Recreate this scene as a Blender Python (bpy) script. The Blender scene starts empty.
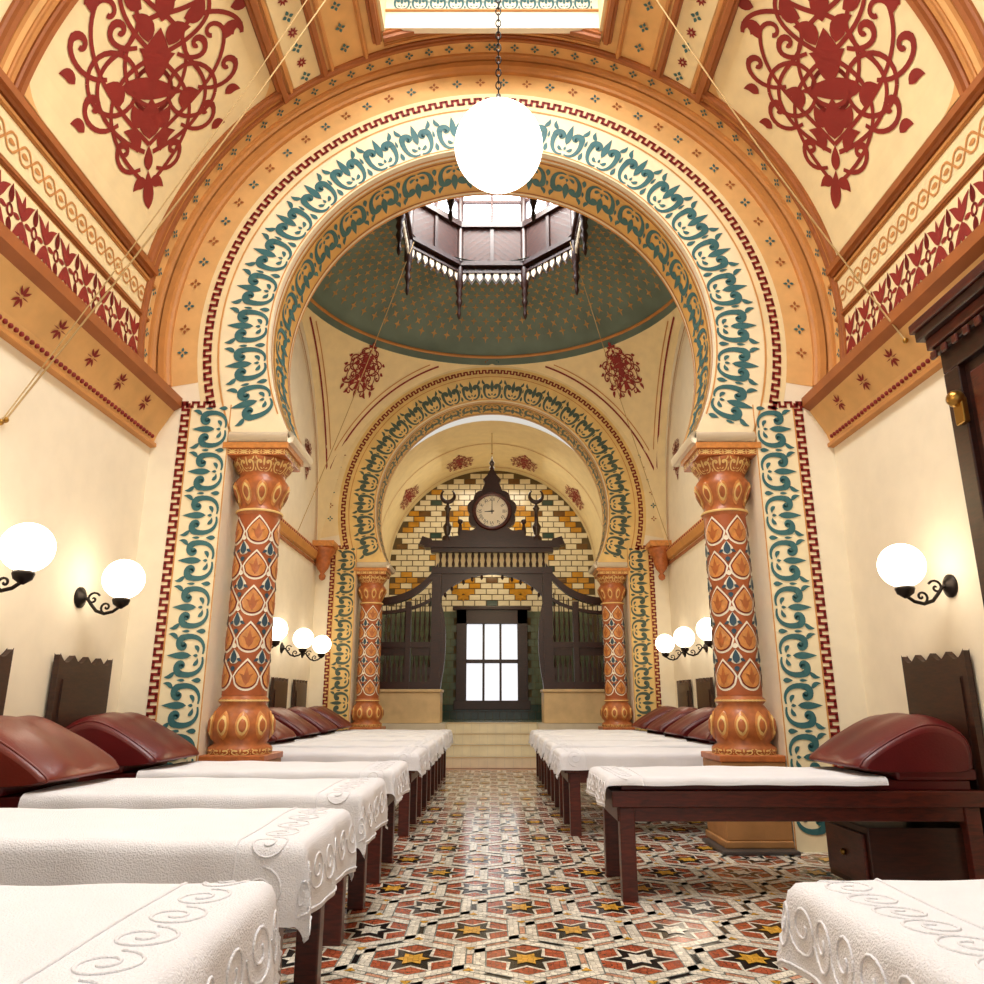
import bpy, math, random
from math import sin,cos,pi,sqrt,hypot,radians,atan2,floor
from mathutils import Vector, Matrix
random.seed(3)
COL=bpy.context.scene.collection
def hx(h):
    h=h.lstrip('#'); r=[int(h[i:i+2],16)/255 for i in (0,2,4)]
    return tuple(c/12.92 if c<=.04045 else ((c+.055)/1.055)**2.4 for c in r)
def mat(name,col,rough=.6,metal=0,noise=.08,scale=6,bump=0,bscale=60,es=0,coat=0,spec=.5,tess=0):
    c=hx(col) if isinstance(col,str) else col
    m=bpy.data.materials.new(name); m.use_nodes=True
    nt=m.node_tree; b=nt.nodes['Principled BSDF']; L=nt.links
    b.inputs['Roughness'].default_value=rough; b.inputs['Metallic'].default_value=metal
    b.inputs['Specular IOR Level'].default_value=spec
    b.inputs['Coat Weight'].default_value=coat; b.inputs['Coat Roughness'].default_value=.12
    tc=nt.nodes.new('ShaderNodeTexCoord')
    n=nt.nodes.new('ShaderNodeTexNoise'); n.inputs['Scale'].default_value=scale; n.inputs['Detail'].default_value=4
    L.new(tc.outputs['Object'],n.inputs['Vector'])
    r=nt.nodes.new('ShaderNodeValToRGB')
    r.color_ramp.elements[0].position=.3; r.color_ramp.elements[1].position=.7
    r.color_ramp.elements[0].color=tuple(x*(1-noise) for x in c)+(1,)
    r.color_ramp.elements[1].color=tuple(min(1,x*(1+noise)) for x in c)+(1,)
    L.new(n.outputs['Fac'],r.inputs['Fac'])
    out=r.outputs['Color']
    if tess:
        v=nt.nodes.new('ShaderNodeTexVoronoi'); v.inputs['Scale'].default_value=tess; v.feature='DISTANCE_TO_EDGE'
        v.inputs['Randomness'].default_value=.55
        L.new(tc.outputs['Object'],v.inputs['Vector'])
        v2=nt.nodes.new('ShaderNodeTexVoronoi'); v2.inputs['Scale'].default_value=tess; v2.inputs['Randomness'].default_value=.55
        L.new(tc.outputs['Object'],v2.inputs['Vector'])
        rr=nt.nodes.new('ShaderNodeValToRGB'); rr.color_ramp.elements[0].position=.02; rr.color_ramp.elements[1].position=.07
        rr.color_ramp.elements[0].color=(.45,.43,.4,1); rr.color_ramp.elements[1].color=(1,1,1,1)
        L.new(v.outputs['Distance'],rr.inputs['Fac'])
        mx=nt.nodes.new('ShaderNodeMix'); mx.data_type='RGBA'; mx.blend_type='MULTIPLY'; mx.inputs['Factor'].default_value=1
        L.new(out,mx.inputs[6]); L.new(rr.outputs['Color'],mx.inputs[7])
        hs=nt.nodes.new('ShaderNodeHueSaturation')
        sp=nt.nodes.new('ShaderNodeSeparateColor'); L.new(v2.outputs['Color'],sp.inputs[0])
        ma=nt.nodes.new('ShaderNodeMapRange'); ma.inputs[3].default_value=.75; ma.inputs[4].default_value=1.25
        L.new(sp.outputs[0],ma.inputs[0]); L.new(ma.outputs[0],hs.inputs['Value']); L.new(mx.outputs[2],hs.inputs['Color'])
        out=hs.outputs['Color']
    L.new(out,b.inputs['Base Color'])
    if bump:
        n2=nt.nodes.new('ShaderNodeTexNoise'); n2.inputs['Scale'].default_value=bscale; n2.inputs['Detail'].default_value=3
        L.new(tc.outputs['Object'],n2.inputs['Vector'])
        bp=nt.nodes.new('ShaderNodeBump'); bp.inputs['Strength'].default_value=bump; bp.inputs['Distance'].default_value=.01
        L.new(n2.outputs['Fac'],bp.inputs['Height']); L.new(bp.outputs['Normal'],b.inputs['Normal'])
    if es:
        b.inputs['Emission Color'].default_value=c+(1,); b.inputs['Emission Strength'].default_value=es
    return m
def wood(name,c1,c2,rough=.35,sc=(3,3,18),coat=.2):
    m=bpy.data.materials.new(name); m.use_nodes=True; nt=m.node_tree; b=nt.nodes['Principled BSDF']; L=nt.links
    tc=nt.nodes.new('ShaderNodeTexCoord'); mp=nt.nodes.new('ShaderNodeMapping'); mp.inputs['Scale'].default_value=sc
    n=nt.nodes.new('ShaderNodeTexNoise'); n.inputs['Scale'].default_value=3; n.inputs['Detail'].default_value=6; n.inputs['Distortion'].default_value=1.2
    r=nt.nodes.new('ShaderNodeValToRGB'); r.color_ramp.elements[0].color=hx(c1)+(1,); r.color_ramp.elements[1].color=hx(c2)+(1,)
    r.color_ramp.elements[0].position=.3; r.color_ramp.elements[1].position=.7
    L.new(tc.outputs['Object'],mp.inputs[0]); L.new(mp.outputs[0],n.inputs['Vector']); L.new(n.outputs['Fac'],r.inputs[0]); L.new(r.outputs[0],b.inputs['Base Color'])
    b.inputs['Roughness'].default_value=rough; b.inputs['Coat Weight'].default_value=coat; b.inputs['Coat Roughness'].default_value=.25
    return m

M={}
M['wall']=mat('plaster_cream','#F1E6CD',.7,noise=.03,bump=.05)
M['cream']=mat('painted_cream','#EEDAAA',.6,noise=.05)
M['creamb']=mat('painted_band_cream','#F2E4BE',.6,noise=.05)
M['ochre']=mat('painted_ochre','#CF9350',.6,noise=.08)
M['ochre2']=mat('painted_light_ochre','#DFB070',.6,noise=.08)
M['gold']=mat('painted_gold','#DDAE62',.55,noise=.08)
M['gold_warmlit']=mat('pale_gold_warmlit_cream','#E8C67E',.55,noise=.08)  # pale gold on columns; on the far arch, cream with warm light painted in
M['brown']=mat('moulding_brown','#9C5A2A',.5,noise=.1)
M['tan']=mat('moulding_tan','#C4884A',.5,noise=.08)
M['teal']=mat('painted_teal','#33676B',.55,noise=.1)
M['teal_warmlit']=mat('painted_warmlit_teal','#4A5C50',.55,noise=.1)  # far arch motif: teal with the warm light mixed into its colour
M['domet']=mat('dome_teal','#6C7F76',.6,noise=.18,scale=2.0)
M['dgold']=mat('dome_star_gold','#B98E56',.6,noise=.3,scale=9)
M['red']=mat('painted_red','#861915',.55,noise=.08)
M['white']=mat('painted_white','#F3EAD4',.5,noise=.03)
M['terra']=mat('terracotta','#B0632F',.45,noise=.2,scale=20,coat=.2)
M['rust']=mat('painted_rust','#A5562A',.5,noise=.15)
M['orange']=mat('glazed_orange','#D08A46',.4,noise=.18,scale=24,coat=.25)
M['navy']=mat('painted_navy','#2C4A5A',.5)
M['dred']=mat('painted_dark_red','#7E2414',.5)
M['stone']=mat('pedestal_stone','#A87A4A',.5,noise=.15,bump=.1)
M['dstone']=mat('dark_plinth','#4A4440',.4,noise=.15)
M['wood']=wood('mahogany','#34100A','#5C2013')
M['dwood']=wood('dark_oak','#1E0D08','#3A170D',.35)
M['lwood']=wood('lantern_wood','#2A0F08','#4E2212',.5,coat=0)
M['bwood']=wood('headboard_wood','#26100A','#40200F',.4)
M['leather']=mat('maroon_leather','#5A0F12',.36,noise=.15,scale=5,bump=.12,bscale=90,coat=.08)
M['leather2']=mat('brown_leather','#682115',.36,noise=.15,scale=5,bump=.12,bscale=90,coat=.08)
M['towel']=mat('white_towel','#E9EBF1',.95,noise=.02,bump=.6,bscale=200,spec=.1)
M['globe']=mat('opal_glass_globe','#FFEFD6',.3,noise=0,es=6)
M['pglobe']=mat('opal_glass_pendant','#FFF4E6',.3,noise=0,es=5)
M['glass']=mat('skylight_glass','#F2F6FF',.3,noise=0,es=2.6)
M['lglass']=mat('lantern_glass','#F2F6FF',.3,noise=0,es=3.2)
M['wglass']=mat('window_glass','#F4F8FF',.3,noise=0,es=.9)
M['iron']=mat('black_iron','#2A2420',.4,metal=.8)
M['brass']=mat('brass','#A98240',.3,metal=1)
M['cord']=mat('cord','#B89A66',.7)
M['black']=mat('clock_black','#111111',.5)
M['fred']=mat('mosaic_red','#A8563A',.15,noise=.15,scale=3,tess=44)
M['fwhite']=mat('mosaic_white','#E4E0D2',.15,noise=.05,tess=44)
M['fblack']=mat('mosaic_black','#1A1B1B',.14,noise=.1,tess=44)
M['fyel']=mat('mosaic_yellow','#D2A03C',.15,noise=.1,tess=44)
M['fpink']=mat('mosaic_pink','#D09C80',.15,noise=.1,tess=44)
M['fgrey']=mat('mosaic_grey','#848A84',.15,noise=.1,tess=44)
M['twhite']=mat('tile_white','#E6DBBC',.2,noise=.06,coat=.5)
M['tyel']=mat('tile_yellow','#C18A28',.2,noise=.18,coat=.5)
M['tteal']=mat('tile_teal','#2C4640',.2,noise=.1,coat=.5)
M['tbrn']=mat('tile_brown','#6B4A22',.2,noise=.15,coat=.5)
M['tgreen']=mat('tile_green','#5F6A54',.2,noise=.15,coat=.5)
M['tstep']=mat('tile_step','#D2CAB2',.3,noise=.06,coat=.3)
M['grout']=mat('grout','#5E4E30',.8)
M['sillstone']=mat('pale_stone','#CDB283',.5,noise=.1,bump=.1)

def bez(p0,p1,p2,p3,n=12):
    o=[]
    for i in range(n+1):
        t=i/n;a=(1-t)**3;b=3*t*(1-t)**2;c=3*t*t*(1-t);d=t**3
        o.append((a*p0[0]+b*p1[0]+c*p2[0]+d*p3[0],a*p0[1]+b*p1[1]+c*p2[1]+d*p3[1]))
    return o
def spir(cx,cy,r0,r1,a0,a1,n=12):
    return [(cx+(r0+(r1-r0)*i/n)*cos(a0+(a1-a0)*i/n),cy+(r0+(r1-r0)*i/n)*sin(a0+(a1-a0)*i/n)) for i in range(n+1)]
def tw(n,a,b,c):
    return [(a+(b-a)*(t/.5) if t<.5 else b+(c-b)*((t-.5)/.5)) for t in [i/(n-1) for i in range(n)]]
class MB:
    def __init__(s): s.v=[];s.f=[];s.m=[];s.sm=[];s.ms=[]
    def mi(s,k):
        if k not in s.ms: s.ms.append(k)
        return s.ms.index(k)
    def add(s,vs,fs,k,smooth=False):
        o=len(s.v); s.v+= [tuple(v) for v in vs]; i=s.mi(k)
        for f in fs: s.f.append([o+j for j in f]); s.m.append(i); s.sm.append(smooth)
    def box(s,x0,x1,y0,y1,z0,z1,k):
        s.add([(x0,y0,z0),(x1,y0,z0),(x1,y1,z0),(x0,y1,z0),(x0,y0,z1),(x1,y0,z1),(x1,y1,z1),(x0,y1,z1)],
              [(0,3,2,1),(4,5,6,7),(0,1,5,4),(1,2,6,5),(2,3,7,6),(3,0,4,7)],k)
    def prism(s,pts,fn,d0,d1,k,smooth=False):
        n=len(pts); vs=[fn(a,b,d0) for a,b in pts]+[fn(a,b,d1) for a,b in pts]
        s.add(vs,[tuple(range(n)),tuple(range(2*n-1,n-1,-1))]+[(i,(i+1)%n,n+(i+1)%n,n+i) for i in range(n)],k,smooth)
    def lathe(s,prof,c,k,n=24,ax='z',rot=0,smooth=True):
        vs=[];fs=[]
        for r,h in prof:
            for j in range(n):
                a=2*pi*j/n+rot
                if ax=='z': vs.append((c[0]+r*cos(a),c[1]+r*sin(a),c[2]+h))
                elif ax=='x': vs.append((c[0]+h,c[1]+r*cos(a),c[2]+r*sin(a)))
                else: vs.append((c[0]+r*cos(a),c[1]+h,c[2]+r*sin(a)))
        for i in range(len(prof)-1):
            for j in range(n):
                fs.append((i*n+j,i*n+(j+1)%n,(i+1)*n+(j+1)%n,(i+1)*n+j))
        s.add(vs,fs,k,smooth)
    def sphere(s,c,r,k,n=24,m=14,sq=1):
        s.lathe([(max(1e-4,r*sin(pi*i/m)),-r*sq*cos(pi*i/m)) for i in range(m+1)],c,k,n)
    def tube(s,path,r,k,n=6,closed=False):
        P=[Vector(p) for p in path]; N=len(P); vs=[];fs=[]
        up=Vector((0,0,1))
        prev=None
        for i in range(N):
            a=P[(i-1)%N] if (closed or i>0) else P[i]; b=P[(i+1)%N] if (closed or i<N-1) else P[i]
            t=(b-a)
            if t.length<1e-9: t=Vector((0,0,1))
            t.normalize()
            if prev is None:
                q=t.cross(up)
                if q.length<.05: q=t.cross(Vector((1,0,0)))
            else: q=prev-t*prev.dot(t)
            if q.length<1e-6: q=t.cross(Vector((0,1,0)))
            q.normalize(); prev=q; w=t.cross(q)
            rr=r[i] if isinstance(r,(list,tuple)) else r
            for j in range(n):
                an=2*pi*j/n; vs.append(P[i]+q*rr*cos(an)+w*rr*sin(an))
        for i in range(N if closed else N-1):
            for j in range(n):
                i2=(i+1)%N
                fs.append((i*n+j,i*n+(j+1)%n,i2*n+(j+1)%n,i2*n+j))
        if not closed: fs+= [tuple(range(n)),tuple(range((N-1)*n,N*n))]
        s.add(vs,fs,k,True)
    def rib(s,pts,ws,fn,k):
        n=len(pts); vs=[]
        for i in range(n):
            a=pts[max(0,i-1)];b=pts[min(n-1,i+1)]
            dx,dy=b[0]-a[0],b[1]-a[1]; l=hypot(dx,dy) or 1
            nx,ny=-dy/l,dx/l; w=(ws[i] if isinstance(ws,(list,tuple)) else ws)/2
            p=pts[i]; vs.append(fn(p[0]+nx*w,p[1]+ny*w)); vs.append(fn(p[0]-nx*w,p[1]-ny*w))
        s.add(vs,[(2*i,2*i+1,2*i+3,2*i+2) for i in range(n-1)],k)
    def patch(s,u0,u1,v0,v1,fn,k,nu=1,nv=1,smooth=False):
        vs=[fn(u0+(u1-u0)*i/nu,v0+(v1-v0)*j/nv) for i in range(nu+1) for j in range(nv+1)]
        s.add(vs,[(i*(nv+1)+j,(i+1)*(nv+1)+j,(i+1)*(nv+1)+j+1,i*(nv+1)+j+1) for i in range(nu) for j in range(nv)],k,smooth)
    def mould(s,path,nrm,w,h,k,closed=False):
        prof=[(-.5,0),(-.5,.5),(-.3,.62),(-.22,1),(.22,1),(.3,.62),(.5,.5),(.5,0)]
        P=[Vector(p) for p in path];N=len(P);vs=[];fs=[];m=len(prof)
        for i in range(N):
            a=P[(i-1)%N] if (closed or i>0) else P[i]; b=P[(i+1)%N] if (closed or i<N-1) else P[i]
            t=(b-a).normalized(); n=Vector(nrm[i]); n=(n-t*n.dot(t)).normalized(); bb=t.cross(n)
            for x,y in prof: vs.append(P[i]+bb*x*w+n*(y*h-.004))
        for i in range(N if closed else N-1):
            i2=(i+1)%N
            for j in range(m-1): fs.append((i*m+j,i*m+j+1,i2*m+j+1,i2*m+j))
        s.add(vs,fs,k)
    def build(s,name,parent=None,bevel=0,subs=0,loc=None):
        me=bpy.data.meshes.new(name); me.from_pydata(s.v,[],s.f)
        for k in s.ms: me.materials.append(M[k])
        me.polygons.foreach_set('material_index',s.m); me.polygons.foreach_set('use_smooth',s.sm); me.update()
        o=bpy.data.objects.new(name,me); COL.objects.link(o)
        if parent: o.parent=parent
        if loc: o.location=loc
        if bevel:
            b=o.modifiers.new('bevel','BEVEL'); b.width=bevel; b.segments=2; b.limit_method='ANGLE'
        return o
def empty(name,loc=(0,0,0),rz=0):
    e=bpy.data.objects.new(name,None); COL.objects.link(e); e.location=loc; e.rotation_euler=(0,0,rz); e.empty_display_size=.2
    return e

# ---------- motifs ----------
def leaf(x0,y0,x1,y1,w,bend=0,n=8):
    dx,dy=x1-x0,y1-y0
    p=[];ws=[]
    for i in range(n+1):
        t=i/n; b=bend*sin(pi*t)
        p.append((x0+dx*t-dy*b,y0+dy*t+dx*b)); ws.append(w*sin(pi*t**.75)+.002)
    return (p,ws)
def mir(S): return S+[([(-x,y) for x,y in p],w) for p,w in S]
def rot(S,a): return [([(x*cos(a)-y*sin(a),x*sin(a)+y*cos(a)) for x,y in p],w) for p,w in S]
def T(S,sx,sy,ox=0,oy=0,sw=None):
    k=sw if sw else (abs(sx)+abs(sy))/2
    return [([(x*sx+ox,y*sy+oy) for x,y in p],[q*k for q in w]) for p,w in S]
def st(p,a,b,c): return (p,tw(len(p),a,b,c))
def dot(x,y,r): return ([(x-r,y),(x-r*.5,y),(x+r*.5,y),(x+r,y)],[r*.9,r*2,r*2,r*.9])
# separate pairs of spiral C volutes with palmette
p1=bez((.03,-.44),(.26,-.52),(.45,-.30),(.375,.06),10)+spir(.225,.06,.15,.03,0,5.0,14)
SCROLL=mir([st(p1,.04,.16,.07),leaf(.33,.22,.44,.46,.10,-.16),leaf(.20,-.22,.05,-.32,.09,.2)])+[leaf(0,-.16,0,.44,.16),leaf(0,-.32,0,-.20,.07),leaf(.5,-.46,.5,-.22,.11),leaf(.5,-.06,.5,.14,.06)]
SCROLL+=[dot(.225,.06,.05),dot(-.225,.06,.05)]
STAR8=[]
for i in range(8): STAR8+=rot([leaf(0,.15,0,1,.28)],i*pi/4)
DOT4=[]
for i in range(4): DOT4+=rot([leaf(0,.2,0,1,.5,n=4)],i*pi/2)
LATT=mir([leaf(0,0,.42,.42,.18,.1),leaf(0,0,.42,-.42,.18,-.1),leaf(.5,.12,.5,.48,.16),leaf(.5,-.12,.5,-.48,.16),st(spir(.5,0,.1,.1,0,2*pi,10),.06,.06,.06)])+[leaf(0,.1,0,.48,.12),leaf(0,-.1,0,-.48,.12),leaf(.1,0,.4,0,.12),leaf(-.1,0,-.4,0,.12)]
CHAIN=mir([st(bez((0,.3),(.25,.35),(.35,.1),(.5,0),8),.08,.1,.08),st(bez((0,-.3),(.25,-.35),(.35,-.1),(.5,0),8),.08,.1,.08)])+[leaf(-.25,0,.25,0,.22)]
def arab():
    W=.042
    c_=lambda p,k=1.0: st(p,W*k,W*k,W*k)
    cv=lambda p: st(p,W*.8,W*1.5,W*.9)
    A=[]
    A+=[c_(bez((0,-.95),(.55,-.55),(.62,-.05),(0,.25),22)),
        c_(bez((0,.25),(-.55,.55),(-.5,.95),(-.12,.98),20)),
        c_(bez((0,-.55),(.30,-.30),(.75,.10),(.62,.55),20)+spir(.50,.55,.12,.025,0,4.8,14)),
        c_(bez((0,-.20),(.40,-.15),(.42,.45),(0,.62),20)),
        c_(bez((.05,-.62),(.62,-.42),(.72,.0),(.40,.22),20)),
        c_(bez((.40,.22),(.20,.35),(.16,.55),(.30,.66),12)),
        c_(bez((.30,.66),(.48,.80),(.75,.80),(.78,.62),12)+spir(.71,.62,.07,.02,0,4.6,10)),
        c_(bez((0,.62),(.30,.72),(.48,.98),(.36,1.08),12)+spir(.29,1.04,.08,.02,.3,4.6,10)),
        c_(spir(.42,-.02,.26,.26,0,2*pi,26)),
        cv(bez((.10,-.78),(.36,-.86),(.44,-.62),(.34,-.54),10)+spir(.30,-.60,.07,.02,.8,5.2,10)),
        cv(bez((.36,-.36),(.62,-.50),(.80,-.28),(.68,-.14),10)+spir(.62,-.20,.08,.02,.7,5.4,12)),
        cv(bez((.48,.02),(.74,-.02),(.90,.22),(.80,.34),10)+spir(.74,.28,.08,.02,.7,5.2,12)),
        cv(bez((.20,.30),(.42,.24),(.52,.36),(.44,.46),10)+spir(.38,.42,.07,.015,.6,5.2,10)),
        c_(spir(0,-.05,.20,.20,0,pi,14)),c_(spir(0,-.05,.20,.20,-pi,0,14)),
        leaf(.14,-.62,.30,-.42,.14,.25),leaf(.34,-.20,.50,-.02,.15,.25),leaf(.20,.62,.34,.84,.15,-.2),
        leaf(.64,.52,.76,.72,.13,.2),leaf(.60,.82,.70,1.04,.12,-.2),leaf(.80,-.02,.95,.06,.10,.2),leaf(.74,-.40,.88,-.32,.10,.2),
        leaf(.10,.36,.28,.56,.17,.2),leaf(.05,-.34,.20,-.18,.16,-.2),leaf(.02,.02,.18,.30,.18,.2),leaf(.06,.70,.16,.95,.14,.2),
        leaf(.02,-.92,.20,-.98,.11,.2),leaf(.40,.92,.54,1.12,.11,.2)]
    A=mir(A)
    A+=[leaf(0,-.50,0,-.12,.28),leaf(0,.05,0,.50,.30),leaf(0,.55,0,.95,.20),leaf(0,-1.18,0,-.80,.16),leaf(0,-.80,0,-.56,.12),leaf(0,.92,0,1.22,.14),
        leaf(-.34,-.04,.34,-.04,.18)]
    return A
ARAB=arab()
def draw(mb,S,fn,k):
    for p,w in S: mb.rib(p,w,fn,k)
def zig(u0,u1,v,amp,per,fnn,mb,k,w=.016):
    n=max(1,int((u1-u0)/per)); per=(u1-u0)/n
    for i in range(n):
        a=u0+i*per
        mb.rib([(a,v-amp),(a+per/2,v-amp)],w,fnn,k); mb.rib([(a+per/2,v-amp-w/2),(a+per/2,v+amp+w/2)],w,fnn,k)
        mb.rib([(a+per/2,v+amp),(a+per,v+amp)],w,fnn,k); mb.rib([(a+per,v+amp+w/2),(a+per,v-amp-w/2)],w,fnn,k)

HW=2.95; AZ=4.27; AR=2.0; R=3.03
D=pi/180
# ================= FLOOR ================
f=MB(); f.box(-3.1,3.1,-1.5,13.5,-.1,0,'fred')
a=.50; hgt=a*sqrt(3)/2; j=0; y=.3
def ngon(cx,cy,r,n,ph,z,k):
    f.add([(cx+r*cos(ph+2*pi*q/n),cy+r*sin(ph+2*pi*q/n),z) for q in range(n)],[tuple(range(n))],k)
def star(cx,cy,r1,r2,n,ph,z,k):
    sp=[(cx+(r1 if q%2==0 else r2)*cos(ph+q*pi/n),cy+(r1 if q%2==0 else r2)*sin(ph+q*pi/n),z) for q in range(2*n)]
    f.add([(cx,cy,z)]+sp,[(0,q+1,(q+1)%(2*n)+1) for q in range(2*n)],k)
def ringh(cx,cy,ro,ri,ph,z,k,n=6):
    for q in range(n):
        a0=ph+q*2*pi/n;a1=a0+2*pi/n
        f.add([(cx+ro*cos(a0),cy+ro*sin(a0),z),(cx+ro*cos(a1),cy+ro*sin(a1),z),(cx+ri*cos(a1),cy+ri*sin(a1),z),(cx+ri*cos(a0),cy+ri*sin(a0),z)],[(0,1,2,3)],k)
while y<13.1:
    x=-2.85+(a/2 if j%2 else 0); i=0
    while x<2.9:
        cls=(i+2*(j%2)+j)%3
        e=.0016+.0004*cls
        if abs(x)<2.7:
            ringh(x,y,.377,.303,pi/6,e,'fgrey'); ringh(x,y,.369,.311,pi/6,e+.0001,'fwhite')
        star(x,y,.185,.10,6,0,.0008,'fwhite'); star(x,y,.160,.080,6,0,.0010,'fblack')
        star(x,y,.080,.045,6,0,.0036,'fyel' if cls else 'fwhite')
        for sgn in (1,-1):
            cx,cy=x,y+sgn*a/sqrt(3)
            ngon(cx,cy,.10,3,pi/2*sgn,.0005,'fwhite'); ngon(cx,cy,.072,3,pi/2*sgn,.0007,'fblack')
            ngon(cx,cy,.03,3,pi/2*sgn,.0036,'fyel')
        for k in range(3):
            an=k*pi/3; cx,cy=x+a/2*cos(an),y+a/2*sin(an)
            d_=(cos(an+pi/2),sin(an+pi/2)); g_=(cos(an),sin(an))
            f.add([(cx+d_[0]*.09,cy+d_[1]*.09,.0006),(cx+g_[0]*.045,cy+g_[1]*.045,.0006),(cx-d_[0]*.09,cy-d_[1]*.09,.0006),(cx-g_[0]*.045,cy-g_[1]*.045,.0006)],[(0,1,2,3)],'fblack' if (k+cls)%3==0 else 'fpink')
        x+=a;i+=1
    y+=hgt;j+=1
floor_o=f.build('floor')

# ================= WALLS ================
for sg,nm in ((-1,'wall_left'),(1,'wall_right')):
    w=MB()
    x0,x1=(-3.2,-HW) if sg<0 else (HW,3.2)
    w.box(x0,x1,-1.5,6.22,0,3.5,'wall')
    w.box(x0,x1,6.88,12.62,0,7.1,'wall')
    wo=w.build(nm)
    c=MB()
    def prf(a,b,d): return (sg*a,d,b)
    c.prism([(2.96,3.24),(2.93,3.24),(2.91,3.30),(2.90,3.33),(2.77,3.56),(2.96,3.6)],prf,-1.5,6.2,'ochre2')
    c.prism([(2.97,3.54),(2.78,3.54),(2.72,3.58),(2.72,3.66),(2.80,3.70),(3.1,3.72)],prf,-1.5,6.2,'brown')
    c.prism([(2.96,3.20),(2.90,3.21),(2.90,3.24),(2.96,3.26)],prf,-1.5,6.2,'tan')
    def ff(u,v): return (sg*(2.90-.13*v-.004),u,3.33+.23*v-.003)
    yy=.3
    while yy<6.0:
        draw(c,T(STAR8,.07,.30,yy,.5,.095),ff,'red')
        yy+=.42
    yy=-.2
    while yy<6.15:
        c.sphere((sg*2.91,yy,3.285),.018,'red',6,4); yy+=.055
    c.build('trim_3' if sg<0 else 'trim_4')
# ================= VAULT (bay 1) ================
def VF(sg,e):
    return lambda s,t:(sg*(R-e)*cos(s/R),t,AZ+(R-e)*sin(s/R))
SKX=1.0; phs=math.acos(SKX/R); SKY=5.66
v=MB()
for sg in (-1,1):
    F=VF(sg,0)
    v.patch(-13*D*R,phs*R,-1.5,6.2,F,'ochre2',40,8,True)
    v.patch(phs*R,pi/2*R,SKY,6.2,F,'ochre2',8,1,True)
    v.patch(phs*R,pi/2*R,-1.5,.8,F,'ochre2',8,1,True)
ceil=v.build('ceiling')
d=MB()
def longm(sg,ph,y0,y1,w,h,k):
    p=[(sg*R*cos(ph*D),yy,AZ+R*sin(ph*D)) for yy in (y0,y1)]
    n=[(-sg*cos(ph*D),0,-sin(ph*D))]*2
    d.mould(p,n,w,h,k)
def ringm(sg,y,ph0,ph1,w,h,k,n=30):
    P=[];N=[]
    for i in range(n+1):
        ph=(ph0+(ph1-ph0)*i/n)*D
        P.append((sg*R*cos(ph),y,AZ+R*sin(ph))); N.append((-sg*cos(ph),0,-sin(ph)))
    d.mould(P,N,w,h,k)
for sg in (-1,1):
    g=VF(sg,.006); q=VF(sg,.011)
    d.patch(-8*D*R,0*D*R,-1.5,6.0,g,'cream',6,1)
    s0=-4*D*R; yy=-.2
    while yy<5.95:
        draw(d,[([(y_,x_) for x_,y_ in p],w) for p,w in T(LATT,.26,.40,yy,0,.32)],lambda s,t:q(s+s0,t),'red'); yy+=.26
    longm(sg,.8,-1.5,6.0,.05,.03,'brown')
    d.patch(1.5*D*R,6.5*D*R,-1.5,6.0,g,'cream',4,1)
    s1=4*D*R; yy=-.2
    while yy<5.95:
        draw(d,[([(y_,x_) for x_,y_ in p],w) for p,w in T(CHAIN,.14,.2,yy,0,.17)],lambda s,t:q(s+s1,t),'tan'); yy+=.14
    longm(sg,7.0,-1.5,6.0,.05,.03,'tan')
    longm(sg,8.6,-1.5,5.9,.11,.07,'brown')
    for (ya,yb) in ((3.9,5.80),(1.75,3.65),(-.4,1.5)):
        ym=(ya+yb)/2; sa,sb=10.2*D*R,48.5*D*R; sm=(sa+sb)/2
        d.patch(sa,sb,ya,yb,g,'cream',16,1)
        base=T(ARAB,1.02,.82,0,0,.90)
        cs=sqrt(.5)
        def mp(u,v_,sm=sm,ym=ym):
            return q(sm-.02+cs*v_+cs*u, ym-cs*v_+cs*u)
        if ya>0: draw(d,base,mp,'red')
        for yq in (ya,yb): ringm(sg,yq,9,49.5,.08,.06,'brown')
        for yq in (ya-.07,yb+.07): ringm(sg,yq,9,49.5,.06,.03,'tan')
        for (cs_,ct_,ds,dt) in ((sb,yb,-1,-1),(sb,ya,-1,1),(sa,ya,1,1)):
            vs=[q(cs_,ct_)]
            for i in range(9):
                an=pi/2*i/8; rr=.28
                vs.append(q(cs_+ds*rr*(1-sin(an)),ct_+dt*rr*(1-cos(an))))
            d.add(vs,[(0,i+1,i+2) for i in range(8)],'ochre2')
    longm(sg,49.5,-1.5,5.9,.10,.07,'brown')
    longm(sg,51.2,-1.5,5.9,.05,.03,'tan')
    d.patch(52*D*R,57.5*D*R,-1.5,5.9,g,'cream',4,1)
    yy=.2; s2=54.7*D*R; n_=0
    while yy<5.85:
        draw(d,T(DOT4 if n_%2 else STAR8,.055,.055,s2,yy,.07),q,'teal' if n_%2 else 'red'); yy+=.16; n_+=1
    longm(sg,58.2,-1.5,5.9,.07,.05,'brown')
    longm(sg,59.8,-1.5,5.9,.05,.03,'tan')
    yy=.2; s3=63*D*R
    while yy<5.85:
        draw(d,T(DOT4,.05,.05,s3,yy,.06),q,'teal'); yy+=.22
    longm(sg,66.5,-1.5,5.9,.05,.04,'tan')
    longm(sg,69,-1.5,5.75,.09,.06,'brown')
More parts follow.
